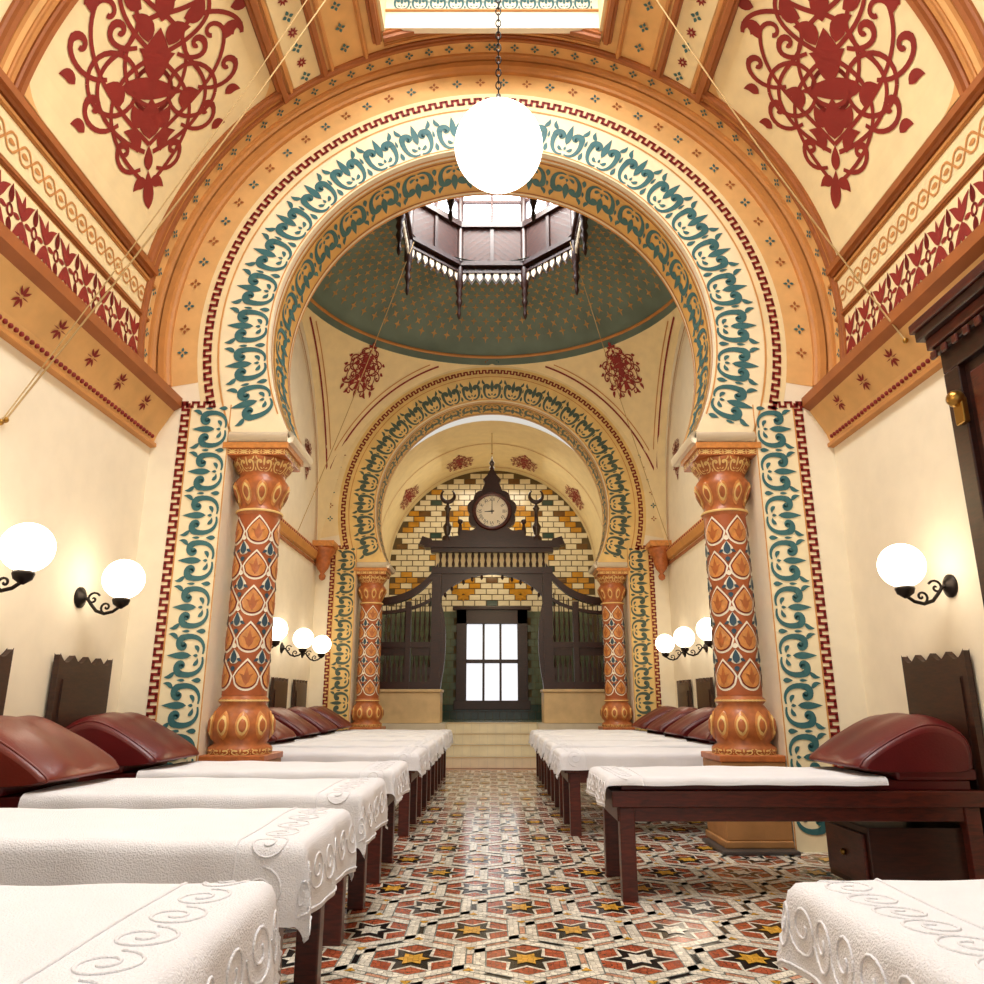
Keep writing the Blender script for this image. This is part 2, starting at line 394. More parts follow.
for sg in (-1,1):
    ringm(sg,5.90,-8,90,.07,.05,'brown',60)
    ringm(sg,6.13,-8,90,.10,.06,'tan',60)
    ringm(sg,6.19,-8,90,.05,.09,'brown',60)
    q=VF(sg,.011)
    s=-5*D*R
    while s<90*D*R:
        draw(d,T(DOT4,.045,.045,s,6.01,.05),q,'teal'); s+=.2
    pth=[(sg*t_,SKY+.06,AZ+sqrt(R*R-t_*t_)) for t_ in (0,.3,.6,.85,1.03)]
    d.mould(pth,[(0,0,-1)]*5,.10,.06,'brown')
    pth=[(sg*t_,SKY+.16,AZ+sqrt(R*R-t_*t_)) for t_ in (0,.3,.6,.85,1.03)]
    d.mould(pth,[(0,0,-1)]*5,.04,.03,'tan')
d.build('painted_vault_ornament',ceil)
# skylight
s=MB()
zt=7.72
for x0,x1 in ((-1.06,-1.0),(1.0,1.06)): s.box(x0,x1,.8,SKY+.06,7.12,zt,'cream')
s.box(-1,1,SKY,SKY+.06,7.15,zt,'white'); s.box(-1,1,.74,.8,7.15,zt,'cream')
for i in range(11):
    draw(s,T(SCROLL,.17,.17,-.85+i*.17,7.45,.17),lambda u,v:(u,SKY-.003,v),'teal')
for zz in (7.34,7.56): s.box(-1,1,SKY-.02,SKY,zz,zz+.015,'tan')
s.box(-1.06,1.06,.74,SKY+.06,zt,zt+.02,'glass')
for i in range(5):
    x=-1+.5*i; s.box(x-.02,x+.02,.8,SKY,zt-.05,zt,'white')
for i in range(6):
    yy=.8+i*.95; s.box(-1,1,yy-.02,yy+.02,zt-.05,zt,'white')
s.box(-1,1,3.33,3.41,zt-.12,zt-.02,'white')
s.build('window_skylight')

# ================= ARCH WALLS ================
def archwall(Y0,name,G='creamb',KT='teal',F='wall'):
    w=MB(); A0=math.acos(-1.02/AR)
    pts=[(-3.15,0),(-3.15,7.55),(3.15,7.55),(3.15,0),(2.28,0),(2.28,3.25)]
    n=72
    for i in range(n+1):
        a=A0-2*A0*i/n
        pts.append((AR*sin(a),AZ+AR*cos(a)))
    pts+=[(-2.28,3.25),(-2.28,0)]
    w.prism(pts,lambda a,b,dd:(a,dd,b),Y0,Y0+.7,'wall')
    o=w.build(name)
    c=MB()
    yf=Y0; sgn=-1
    def ring(e): return lambda u,v:((2.25+v)*sin(u/2.25),yf+sgn*e,AZ+(2.25+v)*cos(u/2.25))
    U=112*D*2.25
    def rg(r0,r1,e,k,A=119*D,n=80):
        vs=[]
        for i in range(n+1):
            a=-A+2*A*i/n
            lim=1.0/(-cos(a)) if abs(a)>95*D else 99
            for r in (min(r0,lim),min(r1,lim)): vs.append((r*sin(a),yf+sgn*e,AZ+r*cos(a)))
        c.add(vs,[(2*i,2*i+1,2*i+3,2*i+2) for i in range(n)],k)
    rg(2.57,3.08,.002,'ochre2' if Y0<10 else 'cream',100*D)
    rg(2.42,2.64,.003,'cream' if Y0<10 else 'gold_warmlit')  # far arch border takes the warm-light tint as paint
    rg(1.999,2.44,.005,G)
    n=23; pp=2*U/n
    for i in range(n):
        draw(c,T(SCROLL,pp*.96,.40,-U+pp*(i+.5),-.032,.40),ring(.010),KT)
    zig(-106*D*2.25,106*D*2.25,.30,.026,.098,ring(.010),c,'red',.024)
    rg(2.445,2.460,.008,'ochre',112*D)
    rg(2.012,2.025,.008,'ochre',112*D)
    m=40
    for i in range(m):
        a=(-96+192*(i+.5)/m)*D; r=2.77
        S=T(DOT4,.05,.05,r*sin(a),AZ+r*cos(a),.05)
        draw(c,S,lambda u,v:(u,yf-.01,v),'brown' if i%2 else 'teal')
    if Y0<10:
        P=[];N=[]
        for i in range(81):
            a=(-100+200*i/80)*D; P.append((2.93*sin(a),yf,AZ+2.93*cos(a))); N.append((0,-1,0))
        c.mould(P,N,.12,.09,'tan')
    for sg in (-1,1):
        g=lambda e:(lambda u,v:(sg*(2.46+v),yf-e,u))
        c.patch(0,3.62,-.18,.25,g(.004),G,1,1)
        for i in range(9):
            draw(c,T(SCROLL,.385,.325,.1+.385*(i+.5),.0,.35),g(.010),KT)
        zig(0,3.6,.218,.026,.098,g(.010),c,'red',.024)
        c.patch(0,3.6,.168,.180,g(.008),'ochre'); c.patch(0,3.6,-.180,-.170,g(.008),'ochre')
        zig(2.42,2.72,3.60,.02,.09,lambda u,v:(sg*u,yf-.01,v),c,'red',.022)
        c.tube([(sg*1.765,Y0-.005,3.30),(sg*1.765,Y0+.70,3.30)],.055,'wall',14)
        c.tube([(sg*1.765,Y0-.004,3.30),(sg*2.27,Y0-.004,3.30)],.045,'wall',10)
    Rs=AR
    sf=lambda e:(lambda u,v:((Rs-e)*sin(u/Rs),Y0+.38+v,AZ+(Rs-e)*cos(u/Rs)))
    A=116*D*Rs
    c.patch(-A,A,-.27,.27,sf(.004),'gold',80,1)
    n=21; pp=2*A/n
    for i in range(n): draw(c,T(SCROLL,pp*.96,.42,-A+pp*(i+.5),0,.42),sf(.010),KT)
    for vv in (-.245,.245): c.patch(-A,A,vv-.008,vv+.008,sf(.008),'brown',80,1)
    for vv in (-.31,.31): c.patch(-A,A,vv-.012,vv+.012,sf(.004),'ochre',80,1)
    c.build('painted_arch_ornament',o)
    return o
aw1=archwall(6.2,'wall_arch'); aw2=archwall(12.6,'wall_arch.001','gold_warmlit','teal_warmlit')  # second arch has warm light put into its ground and motif colours

# ================= COLUMNS ================
prof=[(.001,.69),(.25,.69),(.25,.74),(.205,.77),(.235,.82),(.252,.88),(.25,.94),(.215,1.02),(.178,1.07),(.198,1.09),(.198,1.11),(.178,1.13),(.176,1.8),(.174,2.64),(.19,2.66),(.19,2.69),(.168,2.71),(.175,2.76),(.215,2.84),(.235,2.90),(.225,2.95),(.195,2.99),(.20,3.02),(.235,3.07),(.26,3.12),(.26,3.15),(.001,3.15)]
def rad(z):
    for (r0,z0),(r1,z1) in zip(prof[1:-1],prof[2:-1]):
        if z0<=z<=z1 and z1>z0: return r0+(r1-r0)*(z-z0)/(z1-z0)
    return .2
def column():
    c=MB(); c.lathe(prof,(0,0,0),'terra',40)
    c.box(-.26,.26,-.26,.26,3.14,3.20,'terra'); c.box(-.28,.28,-.28,.28,3.20,3.25,'orange')
    cf=lambda e:(lambda u,v:((rad(v)+e)*cos(u/.17),(rad(v)+e)*sin(u/.17),v))
    g1=cf(.003);g2=cf(.006);g3=cf(.010);g4=cf(.013)
    cir=2*pi*.17; N=5; du=cir/N; P=.30; rows=5; z0=1.14
    c.lathe([(rad(1.14)+.002,1.14),(rad(2.64)+.002,2.64)],(0,0,0),'rust',40)
    for i in range(N):
        for r in range(rows):
            for half in (0,1):
                uc=i*du+(du/2 if half else 0); vc=z0+P*(r+.5)+(P/2 if half else 0)
                if vc+P/2>2.66: continue
                def scale_(sx,sy,fn,k,dz=0):
                    # rounded boss, pointed top: fish-scale
                    n=12; vs=[]
                    for t in range(n+1):
                        q_=-1+2*t/n
                        lo=-sy*sqrt(max(0,1-q_*q_))*.8; hi=sy*(1-abs(q_))**.8
                        if abs(q_)>.999: lo=hi=0
                        vs+=[fn(uc+sx*q_,vc+dz+lo),fn(uc+sx*q_,vc+dz+hi)]
                    c.add(vs,[(2*t,2*t+1,2*t+3,2*t+2) for t in range(n)],k)
                if half==0:
                    scale_(du*.50,P*.48,g1,'white'); scale_(du*.43,P*.41,g2,'dred'); scale_(du*.38,P*.36,g3,'orange')
                    draw(c,[leaf(uc,vc-.07,uc,vc+.07,.035)],g4,'terra')
                    for s_ in (-1,1): draw(c,[leaf(uc+.015*s_,vc-.05,uc+.05*s_,vc+.02,.022,.2*s_)],g4,'terra')
                else:
                    scale_(du*.22,P*.22,g2,'white')
                    draw(c,[leaf(uc,vc-.05,uc,vc+.06,.05)],g4,'navy')
                    for s_ in (-1,1):
                        draw(c,[leaf(uc+.03*s_,vc-.01,uc+.065*s_,vc-.035,.022)],g4,'navy')
                        draw(c,[leaf(uc,vc+s_*.07,uc,vc+s_*.115,.035)],g4,'navy' if s_<0 else 'white')
    for i in range(10):
        u=2*pi*i/10
        for (za,zb,k,ww) in ((2.72,2.93,'orange',.24),(.80,1.02,'orange',.24)):
            n=10
            for (kk,sc_,ee) in ((k,1,.008),('gold_warmlit',.72,.014),('terra',.5,.018)):
                vv=[]
                for j_ in range(n+1):
                    zc=(za+zb)/2; z=zc+(za-zc+(zb-za)*j_/n)*sc_; hw=ww*sc_*sin(pi*j_/n)**.6*.9+.005
                    r=rad(z)+ee
                    for ss in (-1,0,1): vv.append(((r+(.006 if ss==0 else -.004))*cos(u+ss*hw),(r+(.006 if ss==0 else -.004))*sin(u+ss*hw),z))
                c.add(vv,[(3*j_+k_,3*j_+k_+1,3*j_+k_+4,3*j_+k_+3) for j_ in range(n) for k_ in range(2)],kk,True)
    cc_=lambda e:(lambda u,v:((rad(v)+e)*cos(u/.24),(rad(v)+e)*sin(u/.24),v))
    n=10; pp=2*pi*.24/n
    for i in range(n): draw(c,T(SCROLL,pp,.13,pp*i,3.075,.11),cc_(.005),'gold_warmlit')
    for i in range(n): draw(c,T(SCROLL,pp,.05,pp*i,.715,.07),cc_(.004),'gold_warmlit')
    for s_ in range(4):
        def fc(u,v): 
            x,y_=u,-.262
            a_=s_*pi/2; return (x*cos(a_)-y_*sin(a_),x*sin(a_)+y_*cos(a_),v)
        for i in range(5): draw(c,T(LATT,.10,.05,-.2+.1*i,3.17,.07),fc,'gold_warmlit')
    for zz in (1.10,2.675):
        c.lathe([(.196,zz-.010),(.203,zz),(.196,zz+.010)],(0,0,0),'gold_warmlit',32)
    return c
cm=column(); co=None
for Y in (6.46,12.86):
    for sg in (-1,1):
        if co is None:
            co=cm.build('column',None); o=co
        else:
            o=bpy.data.objects.new('column',co.data); COL.objects.link(o)
        o.location=(sg*2.04,Y,0)
        p=MB()
        def bx2(x0,x1,y0,y1,z0,z1,k): p.box(x0 if sg>0 else -x1,x1 if sg>0 else -x0,y0,y1,z0,z1,k)
        bx2(-.27,.23,-.27,.27,.08,.64,'stone'); bx2(-.29,.23,-.29,.27,.03,.08,'stone'); bx2(-.28,.23,-.28,.28,.64,.69,'terra')
        bx2(-.34,.23,-.40,.2,0,.03,'dstone')
        p.build('pedestal',o,bevel=.008)

# ================= MIDDLE BAY CEILING ================
CY=9.75; KY=2.85/2.95; Z0=3.6; KZ=(6.95-Z0)/2.95; RR=2.95*sqrt(2)
def pend(x,yn,e=0):
    z=Z0+KZ*sqrt(max(0,RR*RR-x*x-yn*yn))
    n=Vector((x,yn,(z-Z0)/KZ)).normalized()
    return (x-n.x*e,CY+(yn-n.y*e)*KY,z-n.z*e)
c=MB()
nt_=96; ns=14; vs=[]
for i in range(nt_):
    th=2*pi*i/nt_; m=max(abs(cos(th)),abs(sin(th))); rs=2.95/m
    for j in range(ns+1):
        r=2.95+(rs-2.95)*j/ns; vs.append(pend(r*cos(th),r*sin(th)))
c.add(vs,[(i*(ns+1)+j,((i+1)%nt_)*(ns+1)+j,((i+1)%nt_)*(ns+1)+j+1,i*(ns+1)+j+1) for i in range(nt_) for j in range(ns)],'cream',True)
def dome(th,r,e=0):
    rn=max(0,1-(r/2.95)**2); z=6.95+1.3*sqrt(rn)
    return (( r-e*.3)*cos(th),CY+(r-e*.3)*sin(th)*KY,z-e)
nd=16; vs=[]
rl=[1.36+(2.95-1.36)*sin(pi/2*j/nd) for j in range(nd+1)]
for i in range(nt_):
    for j in range(nd+1): vs.append(dome(2*pi*i/nt_,rl[j]))
c.add(vs,[(i*(nd+1)+j,((i+1)%nt_)*(nd+1)+j,((i+1)%nt_)*(nd+1)+j+1,i*(nd+1)+j+1) for i in range(nt_) for j in range(nd)],'domet',True)
cb=c.build('ceiling_dome')
c=MB()
P=[dome(2*pi*i/96,2.93,.0) for i in range(96)]
c.mould(P,[(-cos(2*pi*i/96),-sin(2*pi*i/96),-.6) for i in range(96)],.05,.04,'tan',True)
row=0; r=2.76
while r>1.5:
    n=74
    for i in range(n):
        th=2*pi*(i+.5*(row%2))/n
        for k in range(4):
            a0=k*pi/2+pi/4*(row%2); l=.062
            pa=dome(th+l*cos(a0)/r,r+l*sin(a0),.012);pb=dome(th+.35*l*cos(a0+.7)/r,r+.35*l*sin(a0+.7),.012);pc=dome(th+.35*l*cos(a0-.7)/r,r+.35*l*sin(a0-.7),.012);p0=dome(th,r,.012)
            c.add([p0,pb,pa,pc],[(0,1,2,3)],'dgold')
    r-=.115 ; row+=1
for sx in (-1,1):
    for sy in (-1,1):
        for off,w_,k in ((.10,.022,'red'),(.16,.014,'tan')):
            for ax in (0,1):
                pts=[]
                for i in range(41):
                    t=2.95*(i/40)
                    x,y_=(2.95-off,t) if ax==0 else (t,2.95-off)
                    if hypot(x,y_)>3.0 and t<2.95-off: pts.append((x,y_))
                if len(pts)>2: c.rib(pts,w_,lambda u,v:pend(sx*u,sy*v,.012),k)
        cx,cyy=sx*2.2,sy*2.32
        rotS=T(ARAB,.42,-.30,sw=.38)
        th=atan2(cyy,cx)
        def mf(u,v):
            rr=hypot(cx,cyy)
            return pend((rr-v*.85)*cos(th)-u*sin(th),(rr-v*.85)*sin(th)+u*cos(th),.015)
        draw(c,rotS,mf,'red')
for sg in (-1,1):
    for yy,zz,ss in ((9.75,5.5,.5),(8.0,4.8,.28),(11.5,4.8,.28)):
        draw(c,T(ARAB,ss,ss,yy,zz),lambda u,v:(sg*2.94,u,v),'red')
    for rr_,w_ in ((.93,.03),(.90,.012)):
        pts=[(9.75+2.85*rr_*cos(pi*i/40),Z0+3.35*rr_*sin(pi*i/40)) for i in range(41)]
        c.rib(pts,w_,lambda u,v:(sg*2.94,u,v),'tan')
c.build('painted_pendentive_ornament',cb)
for sg,nm in ((-1,'trim_1'),(1,'trim_2')):
    c=MB()
    c.prism([(2.95,3.34),(2.90,3.36),(2.86,3.44),(2.86,3.50),(2.95,3.52)],lambda a,b,dd:(sg*a,dd,b),6.9,12.6,'ochre')
    c.prism([(2.95,3.27),(2.92,3.28),(2.92,3.31),(2.95,3.32)],lambda a,b,dd:(sg*a,dd,b),6.9,12.6,'brown')
    yy=7.0
    while yy<12.5: c.sphere((sg*2.865,yy,3.47),.02,'red',6,4); yy+=.1
    for yc in (7.1,12.4):
        c.lathe([(.001,-.5),(.05,-.47),(.06,-.42),(.03,-.38),(.09,-.3),(.13,-.2),(.12,-.14),(.17,-.06),(.2,0),(.2,.05),(.001,.05)],(sg*2.80,yc,3.5),'terra',16)
        xa,xb=sorted((sg*2.6,sg*2.95)); c.box(xa,xb,yc-.2,yc+.19,3.55,3.64,'orange')
    c.build(nm)
# ---- lantern
l=MB(); Rc=1.29/cos(pi/8)
cor=[(Rc*cos(pi/8+k*pi/4),Rc*sin(pi/8+k*pi/4)) for k in range(8)]
for k in range(8):
    A_=Vector(cor[k]+(0,)); B_=Vector(cor[(k+1)%8]+(0,)); t=(B_-A_); Ls=t.length; t.normalize(); nn=Vector((-t.y,t.x,0))
    if nn.dot(A_)>0: nn=-nn
    def fr(u,z,dd): p=A_+t*u+nn*dd; return (p.x,CY+p.y,z)
    def bx(u0,u1,z0,z1,d0,d1,kk): l.prism([(u0,z0),(u1,z0),(u1,z1),(u0,z1)],fr,d0,d1,kk)
    bx(0,Ls,8.02,8.75,-.05,0,'lwood')
    for i in range(8):
        u=Ls*i/8
        for q in range(6):
            zz=8.08+q*.11
            s_=1 if u<Ls/2-.01 else -1
            l.rib([(u,zz+(0 if s_>0 else .1)),(u+Ls/8,zz+(.1 if s_>0 else 0))],.014,lambda a_,b_:fr(a_,b_,.006),'dwood')
    bx(0,Ls,7.98,8.06,-.07,.07,'dwood'); bx(0,Ls,8.70,8.80,-.07,.07,'dwood'); bx(Ls/2-.03,Ls/2+.03,8.02,8.75,-.02,.03,'dwood')
    bx(0,Ls,7.86,7.90,-.04,.03,'dwood')
    m=8
    for i in range(m):
        u0=Ls*i/m; w_=Ls/m
        l.prism([(u0+.005,7.98),(u0+.005,7.76),(u0+w_/2,7.66),(u0+w_-.005,7.76),(u0+w_-.005,7.98)],fr,-.02,-.01,'dwood')
        l.prism([(u0+.025,7.90),(u0+.025,7.78),(u0+w_/2,7.71),(u0+w_-.025,7.78),(u0+w_-.025,7.90),(u0+w_/2,7.85)],fr,-.01,.012,'white')
    bx(.05,Ls-.05,8.82,9.7,-.06,-.03,'lglass'); bx(0,Ls,9.62,9.75,-.07,.06,'lwood')
    bx(Ls/2-.02,Ls/2+.02,8.8,9.65,-.03,.03,'lwood'); bx(0,Ls,9.2,9.24,-.03,.02,'lwood')
    l.lathe([(.001,7.02),(.02,7.05),(.035,7.12),(.02,7.2),(.03,7.26),(.055,7.34),(.03,7.42),(.06,7.48),(.04,7.56),(.065,7.62),(.065,8.1),(.06,8.12),(.06,9.7)],(cor[k][0],CY+cor[k][1],0),'dwood',10)
vs=[(x*.97,CY+y_*.97,9.72) for x,y_ in cor]+[(x*.45,CY+y_*.45,10.1) for x,y_ in cor]
l.add(vs,[(i,(i+1)%8,8+(i+1)%8,8+i) for i in range(8)]+[tuple(range(8,16))],'cream')
vs=[];n=64
for i in range(n):
    th=2*pi*i/n; vs+= [dome(th,1.42),(1.30*cos(th),CY+1.30*sin(th),8.04)]
l.add(vs,[(2*i,2*((i+1)%n),2*((i+1)%n)+1,2*i+1) for i in range(n)],'dwood')
l.build('ceiling_lantern')

# ================= NICHE ================
NW=2.25;NZ=3.9
for sg,nm in ((-1,'wall_niche_left'),(1,'wall_niche_right')):
    c=MB()
    xa,xb=sorted((sg*NW,sg*2.45)); c.box(xa,xb,13.3,16.5,0,NZ,'wall')
    c.add([(sg*2.247,14.45,.73),(sg*2.247,16.48,.73),(sg*2.247,16.48,2.9),(sg*2.247,14.45,2.9)],[(0,1,2,3)],'tgreen')
    c.build(nm)
vf=lambda e:(lambda u,v:(-(NW-e)*cos(u/NW),v,NZ+(NW-e)*sin(u/NW)))
c=MB()
c.patch(0,pi*NW,13.3,16.6,vf(0),'cream',40,2,True)
co_=c.build('ceiling_niche')
c=MB()
for an in (38,72,108,142):
    draw(c,T(ARAB,.34,.42,an*D*NW,15.5),vf(.01),'red')
for yq in (14.6,16.2): c.patch(0,pi*NW,yq-.012,yq+.012,vf(.008),'tan',40,1)
c.build('painted_niche_ornament',co_)
b=MB()
b.box(-2.3,2.3,16.5,16.7,0,6.2,'grout')
tw_,th_=.25,.125
jr=0; z=2.95
while z<6.15:
    off=0 if jr%2 else tw_/2
    i=-10
    while i<=10:
        x=i*tw_+off
        if abs(x)<2.2 and (z+th_<NZ or hypot(x,z+th_/2-NZ)<2.2):
            ii=(x/tw_)
            P_=5.0; Q=12
            dx=abs(((ii+P_/2)%P_)-P_/2); dz=abs(((jr+Q/2+2)%Q)-Q/2)
            dx2=abs((ii%P_)-P_/2); dz2=abs(((jr+2)%Q)-Q/2)
            k='twhite'
            for a1,b1 in ((dx,dz),(dx2,dz2)):
                if a1<.6 and b1<.5: k='twhite'
                elif a1*2+b1<2.6 : k='tyel'
                elif a1<.3 and b1<3.2: k='tteal'
            if jr in (5,11,17,23) and k=='twhite' and i%2==0: k='tbrn'
            b.box(x-tw_/2+.010,x+tw_/2-.010,16.485,16.5,z+.009,z+th_-.009,k)
        i+=1
    z+=th_; jr+=1
z=.72;jr=0
while z<2.93:
    x=-2.24+(.075 if jr%2 else 0)
    while x<2.09:
        if not(-.80<x+.075<.80 and .95<z<3.0):
            b.box(x+.004,x+.146,16.487,16.5,z+.004,z+.146,'tgreen' if z>1.0 else 'tteal')
        x+=.15
    z+=.15;jr+=1
for sx in (-1,1):
    draw(b,T(STAR8,.15,.15,sx*.62,3.32,.2),lambda u,v:(u,16.46,v),'tyel')
b.build('wall_back')
w=MB()
w.box(-.76,-.54,16.36,16.48,1.0,2.98,'dwood'); w.box(.54,.76,16.36,16.48,1.0,2.98,'dwood'); w.box(-.76,.76,16.36,16.48,2.68,2.98,'dwood'); w.box(-.80,.80,16.32,16.48,.92,1.10,'dwood')
w.box(-.54,.54,16.45,16.47,1.10,2.68,'wglass')
for x in (-.18,.18): w.box(x-.025,x+.025,16.42,16.45,1.10,2.68,'dwood')
w.box(-.54,.54,16.40,16.45,1.86,1.94,'dwood')
w.box(-.84,.84,16.32,16.48,2.98,3.05,'dwood')
w.build('window_1',bevel=.008)
# platform and steps
s=MB()
for i in range(4): s.box(-.80,.80,13.5+.22*i,14.4,.18*i,.18*(i+1),'tstep')
for sg in (-1,1):
    x0,x1=sorted((sg*.80,sg*2.24)); s.box(x0,x1,13.5,14.4,0,.72,'tstep')
s.box(-2.24,2.24,14.38,16.48,0,.72,'tgreen')
for i in range(4):
    for j in range(11):
        s.box(-.80+j*.1455,-.80+j*.1455+.138,13.492+.22*i,13.5+.22*i,.18*i+.006,.18*i+.165,'twhite')
    s.box(-.80,.80,13.485+.22*i,13.5+.22*i,.18*i+.168,.18*i+.18,'sillstone')
so=s.build('entrance_steps')
for sg in (-1,1):
    s=MB(); x0,x1=sorted((sg*.90,sg*2.20)); s.box(x0,x1,13.62,14.3,.722,1.24,'sillstone'); s.box(x0-.02,x1+.02,13.59,14.33,1.24,1.29,'sillstone')
    s.build('stone_parapet',bevel=.01)
# ---- wooden screen with clock
SY=13.95; CZ=4.54
sc=MB()
def XZ(a,b,dd): return (a,SY+dd,b)
for sg in (-1,1):
    def XS(a,b,dd): return (sg*a,SY+dd,b)
    sc.prism([(.95,1.295),(2.2,1.295),(2.2,1.42),(.95,1.42)],XS,-.06,.06,'dwood')
    sc.prism([(.95,2.02),(2.2,2.02),(2.2,2.12),(.95,2.12)],XS,-.05,.05,'dwood')
    top=bez((2.2,2.78),(1.7,2.75),(1.25,2.95),(1.0,3.42),14)
    sc.prism(top+[(x,z+.14) for x,z in reversed(top)],XS,-.06,.06,'dwood')
    bot=bez((2.2,2.62),(1.7,2.60),(1.25,2.72),(1.0,2.95),14)
    sc.prism(bot+[(x,z+.06) for x,z in reversed(bot)],XS,-.04,.04,'dwood')
    for px,pw,pt in ((2.14,.11,2.95),(1.52,.09,2.85),(1.02,.17,3.4)):
        sc.prism([(px-pw/2,1.295),(px+pw/2,1.295),(px+pw/2,pt),(px-pw/2,pt)],XS,-.08,.08,'dwood')
    sc.lathe([(.06,0),(.07,.04),(.03,.08),(.05,.14),(.001,.22)],(sg*2.14,SY,2.95),'dwood',10)
    for i in range(12):
        x=1.14+i*.088
        if abs(x-1.52)<.05: continue
        tt=(2.2-x)/1.2; zt_=2.66+.3*tt**2
        sc.lathe([(.012,2.12),(.026,2.2),(.012,2.28),(.022,2.45),(.012,2.6),(.012,zt_+.12)],(sg*x,SY,0),'dwood',8)
        sc.lathe([(.012,1.42),(.022,1.5),(.012,1.6),(.024,1.72),(.012,1.84),(.012,2.02)],(sg*x,SY,0),'dwood',8)
        sc.box(sg*x-.03,sg*x+.03,SY-.015,SY+.015,1.42,1.68+.06*(i%2),'dwood')
        sc.box(sg*x-.045,sg*x+.045,SY-.01,SY+.01,1.88,2.02,'dwood')
    sc.prism([(.92,1.295),(1.08,1.295),(1.10,1.5),(.90,1.5)],XS,-.09,.09,'dwood')
    br=bez((.92,2.95),(.70,3.22),(.4,3.33),(0,3.36),12)
    sc.prism([(.93,3.42)]+[(.93,2.7)]+br+[(0,3.42)],XS,-.05,.05,'dwood')
    for i in range(5):
        t=(i+.5)/5; q=br[int(t*12)]
        sc.lathe([(.001,-.09),(.03,-.05),(.02,0)],(sg*q[0],SY,q[1]),'dwood',8)
    br=bez((.93,1.3),(.80,1.9),(.82,2.4),(.92,2.8),10)
    sc.prism(br+[(.95,2.8),(.95,1.3)],XS,-.05,.05,'dwood')
    sc.lathe([(.10,3.98),(.10,4.06),(.05,4.1),(.07,4.18),(.09,4.26),(.04,4.34),(.035,4.55),(.07,4.62),(.03,4.68),(.02,4.74)],(sg*.84,SY,0),'dwood',12)
    sc.tube([(sg*.84+.125*cos(a_*D),SY,4.87+.125*sin(a_*D)) for a_ in range(-230,51,14)],[.014+.028*sin(pi*i/20) for i in range(21)],'dwood',8)
    sc.prism([(1.10,3.86),(1.36,3.90),(1.30,4.06),(1.12,4.0)],XS,-.12,.12,'dwood')
sc.box(-1.12,1.12,SY-.09,SY+.09,3.36,3.48,'dwood')
for i in range(17):
    x=-.96+i*.12
    sc.lathe([(.018,3.48),(.03,3.55),(.014,3.62),(.03,3.7),(.018,3.78)],(x,SY,0),'dwood',8)
sc.box(-1.05,1.05,SY+.03,SY+.05,3.48,3.76,'cream')
sc.box(-1.14,1.14,SY-.10,SY+.10,3.76,3.84,'dwood')
sc.box(-1.26,1.26,SY-.15,SY+.15,3.84,3.92,'dwood'); sc.box(-1.18,1.18,SY-.11,SY+.11,3.92,3.98,'dwood')
half=[(.78,3.96),(.78,4.06),(.60,4.08)]+bez((.60,4.08),(.64,4.28),(.42,4.12),(.34,4.20),8)
lob=[]
for i in range(61):
    a_=(-46+(90+46)*i/60)*D
    r=.42+.055*abs(sin((a_+46*D)*4.5))
    lob.append((r*cos(a_),CZ+r*sin(a_)))
half+=lob[:50]+[(.17,5.02),(.13,5.10),(.17,5.17),(.09,5.26),(.05,5.34),(0,5.44)]
outline=half+[(-x,z_) for x,z_ in reversed(half[:-1])]
sc.prism(outline,XZ,-.08,.08,'dwood')
sc.lathe([(.001,0),(.05,.03),(.03,.08),(.055,.14),(.02,.2),(.001,.30)],(0,SY,5.38),'dwood',10)
for sg in (-1,1):
    sc.sphere((sg*.60,SY,4.36),.055,'dwood',10,6); sc.lathe([(.03,4.06),(.05,4.15),(.02,4.33)],(sg*.60,SY,0),'dwood',10)
sc.lathe([(.30,-.085),(.30,-.12),(.35,-.13),(.37,-.09),(.37,-.08)],(0,SY,CZ),'wood',40,'y')
scr=sc.build('carved_wooden_screen',bevel=.004)
ck=MB()
ck.lathe([(.001,-.10),(.30,-.10),(.30,-.084)],(0,0,0),'white',40,'y',smooth=False)
for i in range(60):
    a_=2*pi*i/60; r0=.280 if i%5 else .265
    ck.rib([(r0*cos(a_),r0*sin(a_)),(.290*cos(a_),.290*sin(a_))],.005 if i%5 else .012,lambda u,v:(u,-.103,v),'black')
ck.rib([(.04,.003),(-.14,-.01)],[.024,.014],lambda u,v:(u,-.106,v),'black')
ck.rib([(0,-.05),(0,.22)],[.018,.010],lambda u,v:(u,-.108,v),'black')
ck.lathe([(.001,-.112),(.018,-.11),(.018,-.1)],(0,0,0),'black',12,'y')
cko=ck.build('clock_face',scr,loc=(0,SY,CZ))
for i,t_ in enumerate(['XII','I','II','III','IV','V','VI','VII','VIII','IX','X','XI']):
    cu=bpy.data.curves.new('numeral','FONT'); cu.body=t_; cu.size=.085; cu.align_x='CENTER'; cu.align_y='CENTER'; cu.materials.append(M['black'])
    o=bpy.data.objects.new('numeral_%d'%(i+1),cu); COL.objects.link(o); o.parent=cko
    a_=pi/2-i*pi/6; o.location=(.222*cos(a_),-.104,.222*sin(a_)); o.rotation_euler=(pi/2,-(a_-pi/2),0)

